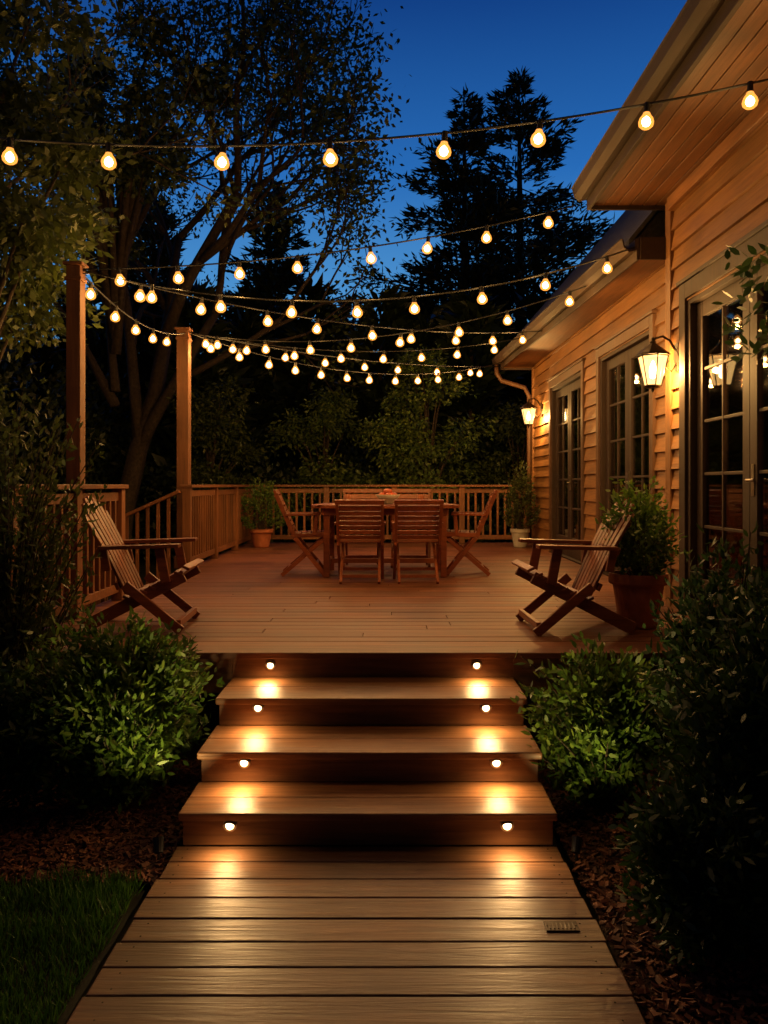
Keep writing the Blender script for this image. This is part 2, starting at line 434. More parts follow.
for yy in(6.86,8.9):
    mb.beam((-2.3,yy,DZ+.88),(-3.25,yy,DZ+.45),.09,.035)
    mb.box((-3.2,yy,.45),(.08,.08,1.1))
    for i in range(7): 
        xx=-2.42-.115*i; mb.beam((xx,yy,DZ-.25-.4*(i/7)),(xx,yy,DZ+.83-.052*i),.034,.034)
mb.done('steps_and_handrail',[M['rail']],e,.003)
def tallpost(x,y,h,w):
    e=empty('wooden_post',(x,y,DZ)); mb=MB()
    mb.box((0,0,h/2),(w,w,h)); mb.box((0,0,.07),(w+.05,w+.05,.14)); mb.box((0,0,h+.012),(w+.04,w+.04,.024)); mb.box((0,0,h-.10),(w+.02,w+.02,.03))
    mb.done('post',[M['post']],e,.006)
    mb=MB(); mb.cyl((w/2,0,h-.05),(w/2+.05,0,h-.05),.006,n=6); mb.done('hook',[M['metal']],e)
tallpost(-2.36,6.1,2.60,.108); tallpost(-2.34,9.25,2.72,.135)

# ---------------------------------------------------------------- house
hs=empty('wooden_house')
WX=2.25; WX2=2.33; CY=6.40; FY=12.85; TOPN=3.77
def siding(mb,xw,y0,y1,z0,z1,ops,pitch=.155):
    z=z0
    while z<z1-.01:
        zt=min(z+pitch,z1)
        iv=[(y0,y1)]
        for oy0,oy1,oz0,oz1 in ops:
            if oz0<zt-.02 and oz1>z+.02:
                ni=[]
                for a,b in iv:
                    if oy1<=a or oy0>=b: ni.append((a,b))
                    else:
                        if oy0>a: ni.append((a,oy0))
                        if oy1<b: ni.append((oy1,b))
                iv=ni
        for a,b in iv:
            cuts=[a]
            if b-a>2.4: cuts.append(a+(b-a)*rg.uniform(.3,.7))
            cuts.append(b)
            for c,d in zip(cuts[:-1],cuts[1:]):
                c+=.001;d-=.001
                xb=xw-.038; xt=xw-.010
                P=[(xw,c,z),(xb,c,z),(xt,c,zt+.004),(xw,c,zt+.004),(xw,d,z),(xb,d,z),(xt,d,zt+.004),(xw,d,zt+.004)]
                mb.raw(P,[(0,1,2,3),(4,7,6,5),(1,5,6,2),(0,4,5,1),(3,2,6,7)])
        z+=pitch
def backing(mb,xw,y0,y1,z0,z1,ops,th=.12):
    ys=sorted([(o[0],o[1],o[2],o[3]) for o in ops]); c=y0
    for a,b,zl,zh in ys:
        mb.b2((xw,c,z0),(xw+th,a,z1)); mb.b2((xw,a,zh),(xw+th,b,z1)); 
        if zl>z0+.02: mb.b2((xw,a,z0),(xw+th,b,zl))
        c=b
    mb.b2((xw,c,z0),(xw+th,y1,z1))
DT=DZ+2.33
opN=[(4.15,5.98,DZ,DT)]
opF=[(7.05,8.75,DZ,DT),(9.55,11.35,DZ,DT-.02)]
mb=MB(); siding(mb,WX,-2.0,CY-.09,-.05,TOPN-.01,opN); siding(mb,WX2,CY+.005,FY-.09,-.05,3.42,opF); mb.done('siding',[M['side']],hs)
mb=MB(); backing(mb,WX+.001,-2,CY,-.1,4.4,opN); backing(mb,WX2+.001,CY+.002,FY,-.1,3.5,opF)
mb.b2((WX+.13,CY-.12,-.1),(8,CY,5.0)); mb.b2((WX2+.13,FY-.12,-.1),(8,FY,3.5)); mb.done('wall_core',[M['trim']],hs)
mb=MB(); mb.b2((WX-.044,CY-.09,-.05),(WX+.0,CY+.0,TOPN-.002)); mb.b2((WX-.044,CY+.001,-.05),(WX+.06,CY+.025,TOPN-.002))
mb.b2((WX2-.044,FY-.09,-.05),(WX2,FY,3.40)); mb.done('corner_boards',[M['trim']],hs,.003)
EX=1.60; EYEND=6.50
mb=MB()
nb=6
for i in range(nb):
    a=EX+.03+(WX-EX-.03)*i/nb; b=EX+.03+(WX-EX-.03)*(i+1)/nb
    mb.b2((a+.001,-2,TOPN+.001*(i%2)),(b-.006,EYEND-.03,TOPN+.02))
mb.done('soffit',[M['soff']],hs,.004)
mb=MB()
mb.b2((EX,-2,TOPN-.03),(EX+.028,EYEND,TOPN+.15)); mb.b2((EX+.03,EYEND-.028,TOPN-.03),(WX+.3,EYEND,TOPN+.15))
mb.b2((WX-.075,-2,TOPN-.10),(WX-.039,CY-.1,TOPN-.002),1)
mb.done('fascia',[M['fascia'],M['soff']],hs,.004)
def gutter(mb,p0,p1,out=-1):
    p0=Vector(p0);p1=Vector(p1); prof=[(0,.0),(out*.0,-.085),(out*.06,-.10),(out*.10,-.06),(out*.115,0),(out*.125,.006),(out*.105,.0),(out*.09,-.055),(out*.055,-.085),(out*.012,-.075),(out*.012,0)]
    P=[(p.x+a,p.y,p.z+b) for p in(p0,p1) for a,b in prof]; n=len(prof)
    F=[(i,(i+1)%n,n+(i+1)%n,n+i) for i in range(n)]+[tuple(range(n)),tuple(range(n,2*n))]
    mb.raw(P,F)
mb=MB(); gutter(mb,(EX-.002,-2,TOPN+.14),(EX-.002,EYEND,TOPN+.14)); mb.done('gutter',[M['fascia']],hs)
mb=MB()
def slab(mb,x0,z0,x1,z1,y0,y1,th=.05,z0b=None,x0b=None):
    xb=x0 if x0b is None else x0b; zb=z0 if z0b is None else z0b
    P=[(x0,y0,z0),(x1,y0,z1),(x1,y0,z1+th),(x0,y0,z0+th),(xb,y1,zb),(x1,y1,z1),(x1,y1,z1+th),(xb,y1,zb+th)]
    mb.raw(P,[(0,1,2,3),(4,7,6,5),(0,4,5,1),(3,2,6,7),(0,3,7,4),(1,5,6,2)])
slab(mb,EX-.05,TOPN+.16,6.0,TOPN+.16+4.57*.60,-2,EYEND+.05)
LZ0,LZ1=3.35,3.43
LX0,LX1=2.0,1.83
slab(mb,LX0-.04,LZ0+.13,6.5,LZ0+.13+4.4*1.25,EYEND+.06,13.15,.05,z0b=LZ1+.13,x0b=LX1-.04)
for yy,xa,za in((EYEND+.10,LX0,LZ0+.05),(13.08,LX1,LZ1+.05)):
    zt=LZ0+.13+4.4*1.25-.01
    P=[(xa,yy,za),(6.4,yy,za),(6.4,yy,zt-.08),(xa,yy,za+.10),(xa,yy+.04,za),(6.4,yy+.04,za),(6.4,yy+.04,zt-.08),(xa,yy+.04,za+.10)]
    mb.raw(P,[(0,1,2,3),(4,7,6,5),(0,4,5,1),(3,2,6,7),(0,3,7,4),(1,5,6,2)])
mb.done('roof',[M['shingle']],hs)
mb=MB()
P=[(LX0,EYEND-.07,LZ0),(WX2,EYEND-.07,LZ0+.02),(WX2,13.1,LZ1+.0),(LX1,13.1,LZ1),
   (LX0,EYEND-.07,LZ0+.02),(WX2,EYEND-.07,LZ0+.04),(WX2,13.1,LZ1+.02),(LX1,13.1,LZ1+.02)]
mb.raw(P,[(0,1,2,3),(4,7,6,5),(0,4,5,1),(2,6,7,3)])
mb.done('lower_soffit',[M['soff']],hs)
mb=MB()
mb.beam((LX0-.012,EYEND-.09,LZ0+.055),(LX1-.012,13.12,LZ1+.055),.024,.17)
mb.b2((LX0+.005,EYEND-.095,LZ0-.03),(WX-.047,EYEND-.072,LZ0+.15))
mb.b2((LX1+.003,13.104,LZ1-.03),(WX2+.2,13.13,LZ1+.12))
mb.done('lower_fascia',[M['fascia']],hs,.003)
mb=MB()
g0=Vector((LX0-.026,EYEND-.09,LZ0+.13)); g1=Vector((LX1-.026,13.12,LZ1+.13)); gutter(mb,g0,g1); mb.done('lower_gutter',[M['fascia']],hs)
mb=MB(); mb.tube([(LX1-.08,13.0,LZ1+.05),(LX1-.08,13.0,LZ1-.10),(LX1+.0,13.0,LZ1-.22),(WX2-.14,12.93,LZ1-.34),(WX2-.07,12.92,LZ1-.48),(WX2-.07,12.92,2.0),(WX2-.07,12.92,.75)],.038,10); mb.done('downspout',[M['casing']],hs,smooth=True)
def frenchdoor(xw,y0,y1,z0,z1,leaves=2,trim=.10,dark=False):
    e=hs; mf=MB(); mt=MB(); mg=MB()
    t=mt if not dark else mf
    t.b2((xw-.052,y0-trim,z0),(xw-.0,y0+.0,z1+trim)); t.b2((xw-.052,y1,z0),(xw,y1+trim,z1+trim)); t.b2((xw-.052,y0+.001,z1),(xw,y1-.001,z1+trim))
    t.b2((xw-.067,y0-trim-.02,z1+trim+.001),(xw,y1+trim+.02,z1+trim+.03))
    mf.b2((xw-.03,y0+.001,z0+.02),(xw+.10,y0+.05,z1-.001)); mf.b2((xw-.03,y1-.05,z0+.02),(xw+.10,y1-.001,z1-.001)); mf.b2((xw-.03,y0+.051,z1-.05),(xw+.10,y1-.051,z1-.001))
    mf.b2((xw-.04,y0+.001,z0),(xw+.10,y1-.001,z0+.019))
    a=y0+.052;b=y1-.052; w=(b-a)/leaves
    for i in range(leaves):
        p=a+i*w+.002;q=a+(i+1)*w-.002; X0,X1=xw+.02,xw+.065
        mf.b2((X0,p,z0+.022),(X1,p+.10,z1-.052)); mf.b2((X0,q-.10,z0+.022),(X1,q,z1-.052))
        mf.b2((X0,p+.101,z0+.022),(X1,q-.101,z0+.27)); mf.b2((X0,p+.101,z1-.16),(X1,q-.101,z1-.052))
        gz0=z0+.27;gz1=z1-.16
        mf.b2((X0+.008,(p+q)/2-.011,gz0+.001),(X1-.008,(p+q)/2+.011,gz1-.001))
        for k in range(1,5):
            zz=gz0+(gz1-gz0)*k/5; mf.b2((X0+.010,p+.101,zz-.011),(X1-.010,q-.101,zz+.011))
        mg.b2((X0+.020,p+.10,gz0),(X0+.025,q-.10,gz1))
        if i==0:
            mt2=MB(); hy=q-.05; mt2.cyl((X0,hy,z0+.98),(X0-.05,hy,z0+.98),.010,n=8); mt2.cyl((X0-.045,hy,z0+.98),(X0-.045,hy-.10,z0+.98),.008,n=8); mt2.b2((X0-.006,hy-.02,z0+.88),(X0-.001,hy+.02,z0+1.08)); mt2.done('door_handle',[M['steel']],e)
    mf.done('door_frame',[M['frame']],e,.003); mg.done('door_glass',[M['glass']],e)
    if mt.v: mt.done('door_casing',[M['casing']],e,.004)
frenchdoor(WX,4.15,5.98,DZ,DT,2,.12,True)
frenchdoor(WX2,7.05,8.75,DZ,DT,2,.10)
frenchdoor(WX2,9.55,11.35,DZ,DT-.02,2,.10)
# interior
mb=MB()
mb.b2((5.2,-2,0),(5.3,20,3.2)); mb.b2((WX2+.13,-2,DZ-.12),(5.2,12.7,DZ-.01)); mb.b2((WX2+.13,-2,3.1),(5.2,12.7,3.2))
mb.b2((WX2+.13,12.60,DZ),(5.2,12.70,3.1)); mb.b2((WX2+.14,9.05,DZ),(5.2,9.15,3.1)); mb.b2((WX+.14,6.16,DZ),(5.2,6.27,3.1))
mb.done('interior_room',[M['room']],hs)
mb=MB()
for yy0,yy1 in((4.2,4.62),(5.62,5.95),(7.1,7.42),(8.36,8.72),(9.6,9.95),(10.95,11.32)):
    P=[];n=30
    for i in range(n+1):
        yy=yy0+(yy1-yy0)*i/n; xx=2.53+.025*math.sin(i*1.5)
        P+=[(xx,yy,DZ+.02),(xx,yy,DT+.1)]
    mb.raw(P,[(2*i,2*i+1,2*i+3,2*i+2) for i in range(n)])
mb.done('curtains',[M['curtain']],hs,smooth=True)
mb=MB()
shade=emis('lampshade_fabric',(1,.55,.22),2.6,0,False)
for yw,xc in((6.16,3.1),(9.05,3.1),(12.60,3.1)):
    mb.b2((xc-.45,yw-.36,DZ),(xc+.55,yw-.01,DZ+.78)); 
    for lx in(-.30,.38):
        mb.cyl((xc+lx,yw-.18,DZ+.78),(xc+lx,yw-.18,DZ+1.10),.04,.02,10); mb.cyl((xc+lx,yw-.18,DZ+1.10),(xc+lx,yw-.18,DZ+1.34),.12,.08,16,1)
    mb.b2((xc-.15,yw-.03,DZ+1.45),(xc+.25,yw-.002,DZ+1.95))
    lamp('interior_lamp','POINT',(xc+.15,yw-.85,DZ+1.9),75,(1,.48,.15),hs,.12)
for yy in(5.1,7.7,10.4):
    mb.cyl((3.1,yy,3.1),(3.1,yy,2.72),.008,n=6)
    for j in range(5):
        a=j*1.2566; mb.cyl((3.1+math.cos(a)*.16,yy+math.sin(a)*.16,2.60),(3.1+math.cos(a)*.16,yy+math.sin(a)*.16,2.70),.03,.022,10,1); mb.beam((3.1,yy,2.71),(3.1+math.cos(a)*.16,yy+math.sin(a)*.16,2.72),.01,.01)
mb.done('interior_furnishings',[M['frame'],shade],hs)

# ---------------------------------------------------------------- wall lanterns
def lantern(x,y,z,power,sc=1.0):
    e=empty('wall_lantern',(x,y,z)); e.scale=(sc,)*3; mb=MB(); mg=MB()
    mb.cyl((0,0,.05),(-.02,0,.05),.055,.045,14); mb.box((-.008,0,.05),(.016,.08,.20))
    mb.tube([(-.02,0,.10),(-.06,0,.17),(-.11,0,.20),(-.165,0,.185),(-.18,0,.15)],.009,8)
    mb.tube([(-.02,0,.0),(-.05,0,-.05),(-.09,0,-.02),(-.07,0,.03)],.006,6)
    cx=-.18
    n=6
    def ring(r,zz,ph=0): return [(cx+math.cos(2*math.pi*(i+.5)/n)*r,math.sin(2*math.pi*(i+.5)/n)*r,zz) for i in range(n)]
    a=ring(.058,-.15);b=ring(.105,.06)
    for i in range(n): mb.tube([a[i],b[i]],.0045,5)
    for rr in(a,b):
        for i in range(n): mb.tube([rr[i],rr[(i+1)%n]],.006,5)
    a2=ring(.055,-.148);b2=ring(.102,.058)
    mg.raw(a2+b2,[(i,(i+1)%n,n+(i+1)%n,n+i) for i in range(n)])
    mb.lathe([(.001,-.195),(.014,-.185),(.010,-.17),(.045,-.165),(.060,-.152),(.0,-.148)],(cx,0,0),12)
    mb.lathe([(.120,.062),(.112,.078),(.065,.115),(.038,.135),(.022,.15),(.026,.16),(.010,.17),(.012,.185),(.001,.20)],(cx,0,0),12)
    mb.lathe([(.118,.062),(.0,.063)],(cx,0,0),12)
    mb.done('frame',[M['metal']],e,smooth=False); mg.done('glass_panels',[M['lantern']],e)
    mc=MB(); mc.lathe([(.001,-.10),(.02,-.09),(.026,-.05),(.02,-.01),(.008,.02),(.001,.03)],(cx,0,0),12); mc.done('bulb',[M['lcore']],e,smooth=True)
    lamp('lamp','POINT',(cx+.045,0,-.04),power,(1,.51,.14),e,.02)
lantern(WX-.03,6.17,2.45,135,1.08)
lantern(WX2-.03,12.05,2.60,115,1.1)

# ---------------------------------------------------------------- string lights
def strand(A,B,sag,sp,off=.3,rb=.034,rc=.019,seed=0,pw=5.4):
    A=Vector(A);B=Vector(B); rg=random.Random(seed)
    e=empty('string_lights'); mw=MB(); mc=MB(); me=MB()
    L=(B-A).length; N=40
    f=lambda t:A.lerp(B,t)-Vector((0,0,4*sag*t*(1-t)))
    mw.tube([f(i/N) for i in range(N+1)],.0065,5)
    s=off
    while s<L-.12:
        p=f(s/L); tilt=Vector((rg.uniform(-.12,.12),rg.uniform(-.12,.12),-1)).normalized()
        mw.cyl(p+tilt*-.008,p+tilt*.045,.0145,.016,8)
        q=p+tilt*.043
        d,a,b=orth(tilt); prof=[(.42,-.02),(.5,.25),(.85,.75),(1,1.25),(.9,1.7),(.55,2.02),(.02,2.18)]
        P=[];n=12
        for r,z in prof:
            for i in range(n):
                t=2*math.pi*i/n; P.append(q+d*z*rb+(a*math.cos(t)+b*math.sin(t))*r*rb)
        F=[(k*n+i,k*n+(i+1)%n,(k+1)*n+(i+1)%n,(k+1)*n+i) for k in range(len(prof)-1) for i in range(n)]
        me.raw(P,F)
        P=[];prof=[(.1,-1.3),(.75,-.7),(1,0),(.7,.7),(.05,1.05)];n=8
        cc=q+d*rb*1.2
        for r,z in prof:
            for i in range(n):
                t=2*math.pi*i/n; P.append(cc+d*z*rc+(a*math.cos(t)+b*math.sin(t))*r*rc)
        F=[(k*n+i,k*n+(i+1)%n,(k+1)*n+(i+1)%n,(k+1)*n+i) for k in range(len(prof)-1) for i in range(n)]
        mc.raw(P,F)
        lamp('bulb_light','POINT',q+d*rb*2.6,pw*rg.uniform(.8,1.2),BULBC,e,.02)
        s+=sp*rg.uniform(.86,1.14)
    mw.done('cable_and_sockets',[M['black']],e); mc.done('filaments',[M['core']],e,smooth=True); me.done('bulb_glass',[M['env']],e,smooth=True)
PT1=(-2.34,6.1,DZ+2.58); PT2=(-2.30,9.25,DZ+2.70)
strand((-3.3,4.2,3.50),(WX-.03,4.0,3.62),.30,.55,1.36,.039,.023,1,4.4)
strand(PT1,(EX-.1,6.47,TOPN+.0),.12,.50,.30,.042,.024,2)
strand(PT1,(WX-.03,6.44,3.52),.37,.50,.55,.042,.024,3)
strand(PT1,(LX0-.1,9.9,3.42),.18,.60,.5,.045,.026,4,6.2)
strand(PT2,(LX0-.08,7.6,3.42),.28,.55,.4,.045,.026,5,6.2)
strand(PT2,(LX1-.05,10.5,3.45),.20,.52,.2,.047,.028,6,6.6)
strand(PT2,(LX1-.02,12.6,3.45),.32,.42,.3,.048,.029,7,6.6)
strand(PT1,(-2.31,9.2,DZ+2.68),.16,.55,.25,.042,.024,8)
strand(PT2,(LX1+.02,13.0,3.44),.12,.7,.6,.048,.029,9,6.6)

# ---------------------------------------------------------------- furniture
def adirondack(loc,rz):
    e=empty('adirondack_chair',(*loc,DZ),rz); mb=MB()
    for s in(-1,1):
        y=s*.25
        mb.beam((.31,y,.365),(-.34,y,.03),.030,.080,up=(0,0,1))
        mb.beam((-.06,y*1.14,.31),(.30,y*1.14,.012),.030,.060)
        mb.beam((.20,y*1.14,.325),(.16,y*1.14,.545),.030,.06)
        mb.beam((-.22,y*1.14,.548),(.29,y*1.16,.562),.080,.024,w1=.10)
        mb.beam((-.17,y*1.12,.40),(-.20,y*1.12,.545),.03,.05)
    mb.beam((-.34,-.25,.05),(-.34,.25,.05),.03,.05); mb.beam((.28,-.285,.06),(.28,.285,.06),.03,.045)
    for i in range(8):
        t=i/7; x=.325-.38*t; z=.415-.19*t-.02*math.sin(math.pi*t)
        mb.beam((x,-.27,z),(x,.27,z),.048,.018,up=(.45,0,1))
    n=7
    for i in range(n):
        u=(i-(n-1)/2)/((n-1)/2)
        h=.725*(1-.16*u*u)
        p0=Vector((-.045,u*.19,.19)); dirv=Vector((-.42,0,.90)).normalized()
        p1=p0+dirv*h*.55+Vector((0,u*.015,0)); p2=p0+dirv*h+Vector((-.02,u*.045,0)); p3=p2+dirv*.03
        nrm=Vector((.90,0,.42))
        mb.beam(p0,p1,.048,.018,up=nrm,w1=.056); mb.beam(p1,p2,.056,.018,up=nrm,w1=.062); mb.beam(p2,p3,.060,.018,up=nrm,w1=.034)
    for hh,wd in((.13,.46),(.38,.54),(.58,.48)):
        p=Vector((-.045,0,.19))+Vector((-.42,0,.90)).normalized()*hh+Vector((-.026,0,-.012))
        mb.beam(p+Vector((0,-wd/2,0)),p+Vector((0,wd/2,0)),.05,.022,up=(.90,0,.42))
    mb.done('chair_frame',[M['adir']],e,.004)
adirondack((-1.64,5.45),R(3))
adirondack((1.22,5.38),R(182))

def diningchair(loc,rz,sz=1.0):
    e=empty('dining_chair',(*loc,DZ),rz); e.scale=(1,1,sz); mb=MB()
    for s in(-1,1):
        y=s*.215
        mb.beam((-.30,y,.86),(-.10,y,.40),.028,.045,up=(1,0,0)); mb.beam((-.10,y,.40),(.21,y,0.01),.028,.045,up=(1,0,0))
        mb.beam((.23,y*.86,.415),(-.24,y*.86,.01),.026,.042,up=(1,0,0))
        mb.beam((-.20,y*1.04,.64),(.16,y*1.04,.645),.05,.022); mb.beam((.10,y*1.04,.43),(.12,y*1.04,.635),.026,.035,up=(1,0,0))
        mb.beam((-.14,y,.425),(.25,y,.435),.026,.045)
    for i in range(8):
        x=.25-.052*i; mb.beam((x,-.21,.455-.002*i),(x,.21,.455-.002*i),.040,.016)
    nrm=Vector((.92,0,.4))
    for i in range(7):
        t=.06+i*.135; p=Vector((-.115,0,.47)).lerp(Vector((-.285,0,.86)),t)
        mb.beam(p+Vector((0,-.20,0)),p+Vector((0,.20,0)),.042 if i<6 else .06,.016,up=nrm)
    p=Vector((-.305,0,.875)); mb.beam(p+Vector((0,-.235,0)),p+Vector((0,.235,0)),.05,.028,up=nrm)
    mb.beam((-.17,-.20,.075),(-.17,.20,.075),.022,.035); mb.beam((.13,-.20,.12),(.13,.20,.12),.022,.035)
    mb.done('chair_frame',[M['teak']],e,.003)
TX,TY=-.03,8.65
diningchair((-.27,7.98),R(90),.90); diningchair((.285,7.98),R(92),.90)
diningchair((-.88,8.6),R(4)); diningchair((.84,8.65),R(175))
diningchair((-.30,9.45),R(-88)); diningchair((.27,9.45),R(-93))
e=empty('dining_table',(TX,TY,DZ)); mb=MB()
def sup(a,b,n=48,k=4):
    o=[]
    for i in range(n):
        t=2*math.pi*i/n; c,s=math.cos(t),math.sin(t)
        o.append((a*math.copysign(abs(c)**(2/k),c),b*math.copysign(abs(s)**(2/k),s)))
    return o
def slabo(mb,o,z0,z1):
    n=len(o); P=[(x,y,z0) for x,y in o]+[(x,y,z1) for x,y in o]
    mb.raw(P,[(i,(i+1)%n,n+(i+1)%n,n+i) for i in range(n)]+[tuple(reversed(range(n))),tuple(range(n,2*n))])
o1=sup(.78,.52); slabo(mb,o1,.712,.742)
for i in range(9):
    yy=-.40+i*.1; hw=.70; mb.b2((-hw,yy-.046,.7425),(hw,yy+.046,.748))
mb.b2((-.62,-.40,.64),(.62,-.375,.711)); mb.b2((-.62,.375,.64),(.62,.40,.711)); mb.b2((-.65,-.40,.64),(-.625,.40,.711)); mb.b2((.625,-.40,.64),(.65,.40,.711))
for sx in(-1,1):
    for sy in(-1,1):
        mb.beam((sx*.60,sy*.355,.711),(sx*.60,sy*.355,0.002),.062,.062)
    mb.beam((sx*.60,-.33,.14),(sx*.60,.33,.14),.04,.05)
mb.beam((-.58,0,.14),(.58,0,.14),.04,.05)
mb.done('table_frame',[M['teak']],e,.004)
e=empty('fruit_bowl',(0.0,8.55,DZ+.749)); e.scale=(1.15,1.15,1.15); mb=MB()
mb.lathe([(.0,.001),(.045,.001),(.05,.012),(.09,.05),(.115,.085),(.110,.086),(.085,.053),(.04,.018),(0,.016)],n=24)
mb.done('bowl',[M['stonepot']],e,smooth=True)
mb=MB()
for i in range(9):
    a=i*2.4; r=.055 if i<7 else .01; c=Vector((math.cos(a)*r,math.sin(a)*r,.075+(.035 if i>=6 else 0))); q=.033
    prof=[(max(.001,q*math.sin(math.pi*k/8)),-q*math.cos(math.pi*k/8)*.94) for k in range(9)]
    mb.lathe(prof,c,12)
mb.done('fruit',[plain('fruit_skin',(.55,.10,.03),.4)],e,smooth=True)
for gx,gy in((-.42,8.45),(.34,8.42)):
    e=empty('drinking_glass',(gx,gy,DZ+.749)); mb=MB(); mb.lathe([(0,.001),(.026,.001),(.030,.10),(.028,.10),(.024,.01),(0,.01)],n=14); mb.done('glass',[M['terra']],e,smooth=True)

# ---------------------------------------------------------------- pots
def potplant(loc,r,h,fr,fh,potmat,folmat,seed,nt=170,ll=.05):
    e=empty('potted_plant',(*loc,DZ)); mb=MB()
    mb.lathe([(0,.003),(r*.66,.003),(r*.70,.02),(r*.93,h*.80),(r*1.04,h*.80),(r*1.08,h*.84),(r*1.06,h),(r*.96,h),(r*.90,h*.85),(0,h*.85)],n=32)
    mb.done('pot',[potmat],e,smooth=False,bevel=0)
    mb=MB(); mb.lathe([(r*.9,h*.88),(0,h*.9)],n=20); mb.done('soil',[M['soil']],e)
    lb=LB(seed); mb=MB(); shrub_cloud(lb,mb,(0,0,h*.85),fr,fr,fh-h*.7,nt,13,ll,.42,.02,stemr=.005)
    lb.done('leaves',folmat,e); mb.done('stems',[M['bark']],e)
potplant((1.68,5.42),.18,.36,.29,.88,M['terra'],M['fol_bush'],21,230,.05)
potplant((-1.93,12.3),.17,.28,.38,.98,M['terra'],M['fol_bush'],22)
potplant((2.02,12.35),.14,.28,.30,1.22,M['stonepot'],M['fol_olive'],23)

# ---------------------------------------------------------------- shrubs near
shrub('shrub',(-1.33,4.0,-.05),.44,.34,.88,900,15,.055,M['fol_bush'],31,.36)
shrub('shrub',(1.06,3.95,-.05),.31,.28,.76,430,15,.055,M['fol_bush'],32,.38)
shrub('shrub',(-1.98,3.85,-.05),.46,.34,.78,500,14,.055,M['fol_dark'],33)
shrub('tall_shrub',(-2.06,4.35,-.05),.44,.34,2.15,430,13,.05,M['fol_olive'],34,.38,.5,.011)
shrub('shrub',(1.50,3.05,-.05),.43,.40,1.15,900,15,.055,M['fol_dark'],35,.4,.05,.009,[((.15,.75,0),.40,.35,1.3,500)])
shrub('shrub',(1.10,2.75,-.05),.27,.26,.54,440,14,.05,M['fol_dark'],36,.4,.03)
shrub('shrub',(1.85,4.2,-.05),.32,.28,.9,300,14,.05,M['fol_dark'],37,.4,.1)
e=empty('climbing_vine',(2.16,4.5,-.05)); lb=LB(41); mb=MB(); pts=[(0.02*math.sin(i),.12*math.sin(i*.7),i*.25) for i in range(11)]
mb.tube(pts,.010,6); mb.done('stem',[M['bark']],e)
k=110; t=lb.rng.uniform(.86,1.1,k); pos=np.stack([-.08+lb.rng.normal(size=k)*.06,.06+lb.rng.normal(size=k)*.12,t*2.65],1); lb.add(pos,np.stack([-np.ones(k)*.5,lb.rng.normal(size=k),lb.rng.normal(size=k)*.6],1),.085,.04); lb.done('leaves',M['fol_dark'],e)

# added spotlights beside the steps, invented to brighten the shrubs
def shrub_fill(x,y,target,power):
    e=empty('added_shrub_spotlight',(x,y,-.05)); mb=MB(); mb.cyl((0,0,-.05),(0,0,.07),.006,n=6)
    d=(Vector(target)-Vector((x,y,.04))).normalized()
    a=Vector((0,0,.08)); mb.cyl(a-d*.03,a+d*.03,.018,.024,12); mb.done('housing',[M['black']],e)
    lamp('lamp','SPOT',a+d*.034,power,(1.0,.70,.26),e,.02,d,R(95),1.0)
shrub_fill(-.955,3.36,(-1.12,3.85,.80),36)
shrub_fill(.785,3.36,(1.00,3.85,.70),24)

# ---------------------------------------------------------------- trees
def dtree(name,base,h,trunk_r,seed,mat,levels=5,spread=.62,leafn=26,ll=.12,lean=(0,0,1),nch=3,lj=.22,first=.34,keep=None,clumps=()):
    e=empty(name,base); rgn=random.Random(seed); mb=MB(); lb=LB(seed+100)
    def grow(p,d,L,r,lev):
        pts=[p];rs=[r];n=4
        for i in range(n):
            d=(d+Vector((rgn.gauss(0,.09),rgn.gauss(0,.09),rgn.gauss(.02,.07)))).normalized()
            p=p+d*L/n; pts.append(p); rs.append(r*(1-.38*(i+1)/n))
        mb.tube(pts,rs,7 if lev>2 else 4)
        if lev<=1:
            m=leafn
            t=lb.rng.uniform(.1,1.1,m); P0=np.array(pts[0]);P1=np.array(pts[-1])
            pos=P0+(P1-P0)*t[:,None]+lb.rng.normal(size=(m,3))*[lj,lj,lj*.55]
            ax=lb.rng.normal(size=(m,3))*.7+np.array(d)*.4; ax[:,2]-=.25
            lb.add(pos,ax,ll*lb.rng.uniform(.7,1.25,m),ll*.5*lb.rng.uniform(.8,1.2,m))
        if lev==0: return
        k=nch if lev<levels else nch+1
        for j in range(k):
            dd,a,b=orth(d); th=2*math.pi*(j+rgn.random()*.7)/k
            ang=spread*rgn.uniform(.5,1.25)
            nd=(d*math.cos(ang)+(a*math.cos(th)+b*math.sin(th))*math.sin(ang)).normalized()
            q=pts[rgn.choice((2,3,4)) if j else 4]
            if keep and not keep(q+nd*L*.6): continue
            grow(q,nd,L*rgn.uniform(.62,.85),r*.58,lev-1)
    grow(Vector((0,0,0)),Vector(lean).normalized(),h*first,trunk_r,levels)
    for (c,r_,rz,nt) in clumps:
        c=Vector(c); mid=Vector((c.x*.35,c.y*.35,max(1.5,c.z-1.2-.3*abs(c.x))))
        mb.tube([(0,0,mid.z*.7),mid,c],[trunk_r*.45,trunk_r*.28,.01],5)
        crown_cloud(lb,c,r_,rz,nt,12,ll)
    lb.done('leaves',mat,e,.8,False); mb.done('trunk_and_branches',[M['bark']],e,smooth=True)
rc=random.Random(77)
cl=[((rc.uniform(-2.8,1.5),rc.uniform(-1.2,1.2),rc.uniform(6.0,10.5)),rc.uniform(.5,.9),rc.uniform(.28,.45),75) for i in range(17)]
dtree('deciduous_tree',(-4.9,14.5,-.1),13,.22,8,M['fol_tree'],6,.50,19,.13,(.03,0,1),3,.28,.36,keep=lambda p:p.x<4.6,clumps=cl)
cl=[((rc.uniform(-.9,1.45),rc.uniform(-.9,.6),rc.uniform(2.9,5.5)),rc.uniform(.35,.6),rc.uniform(.20,.34),60) for i in range(19)]
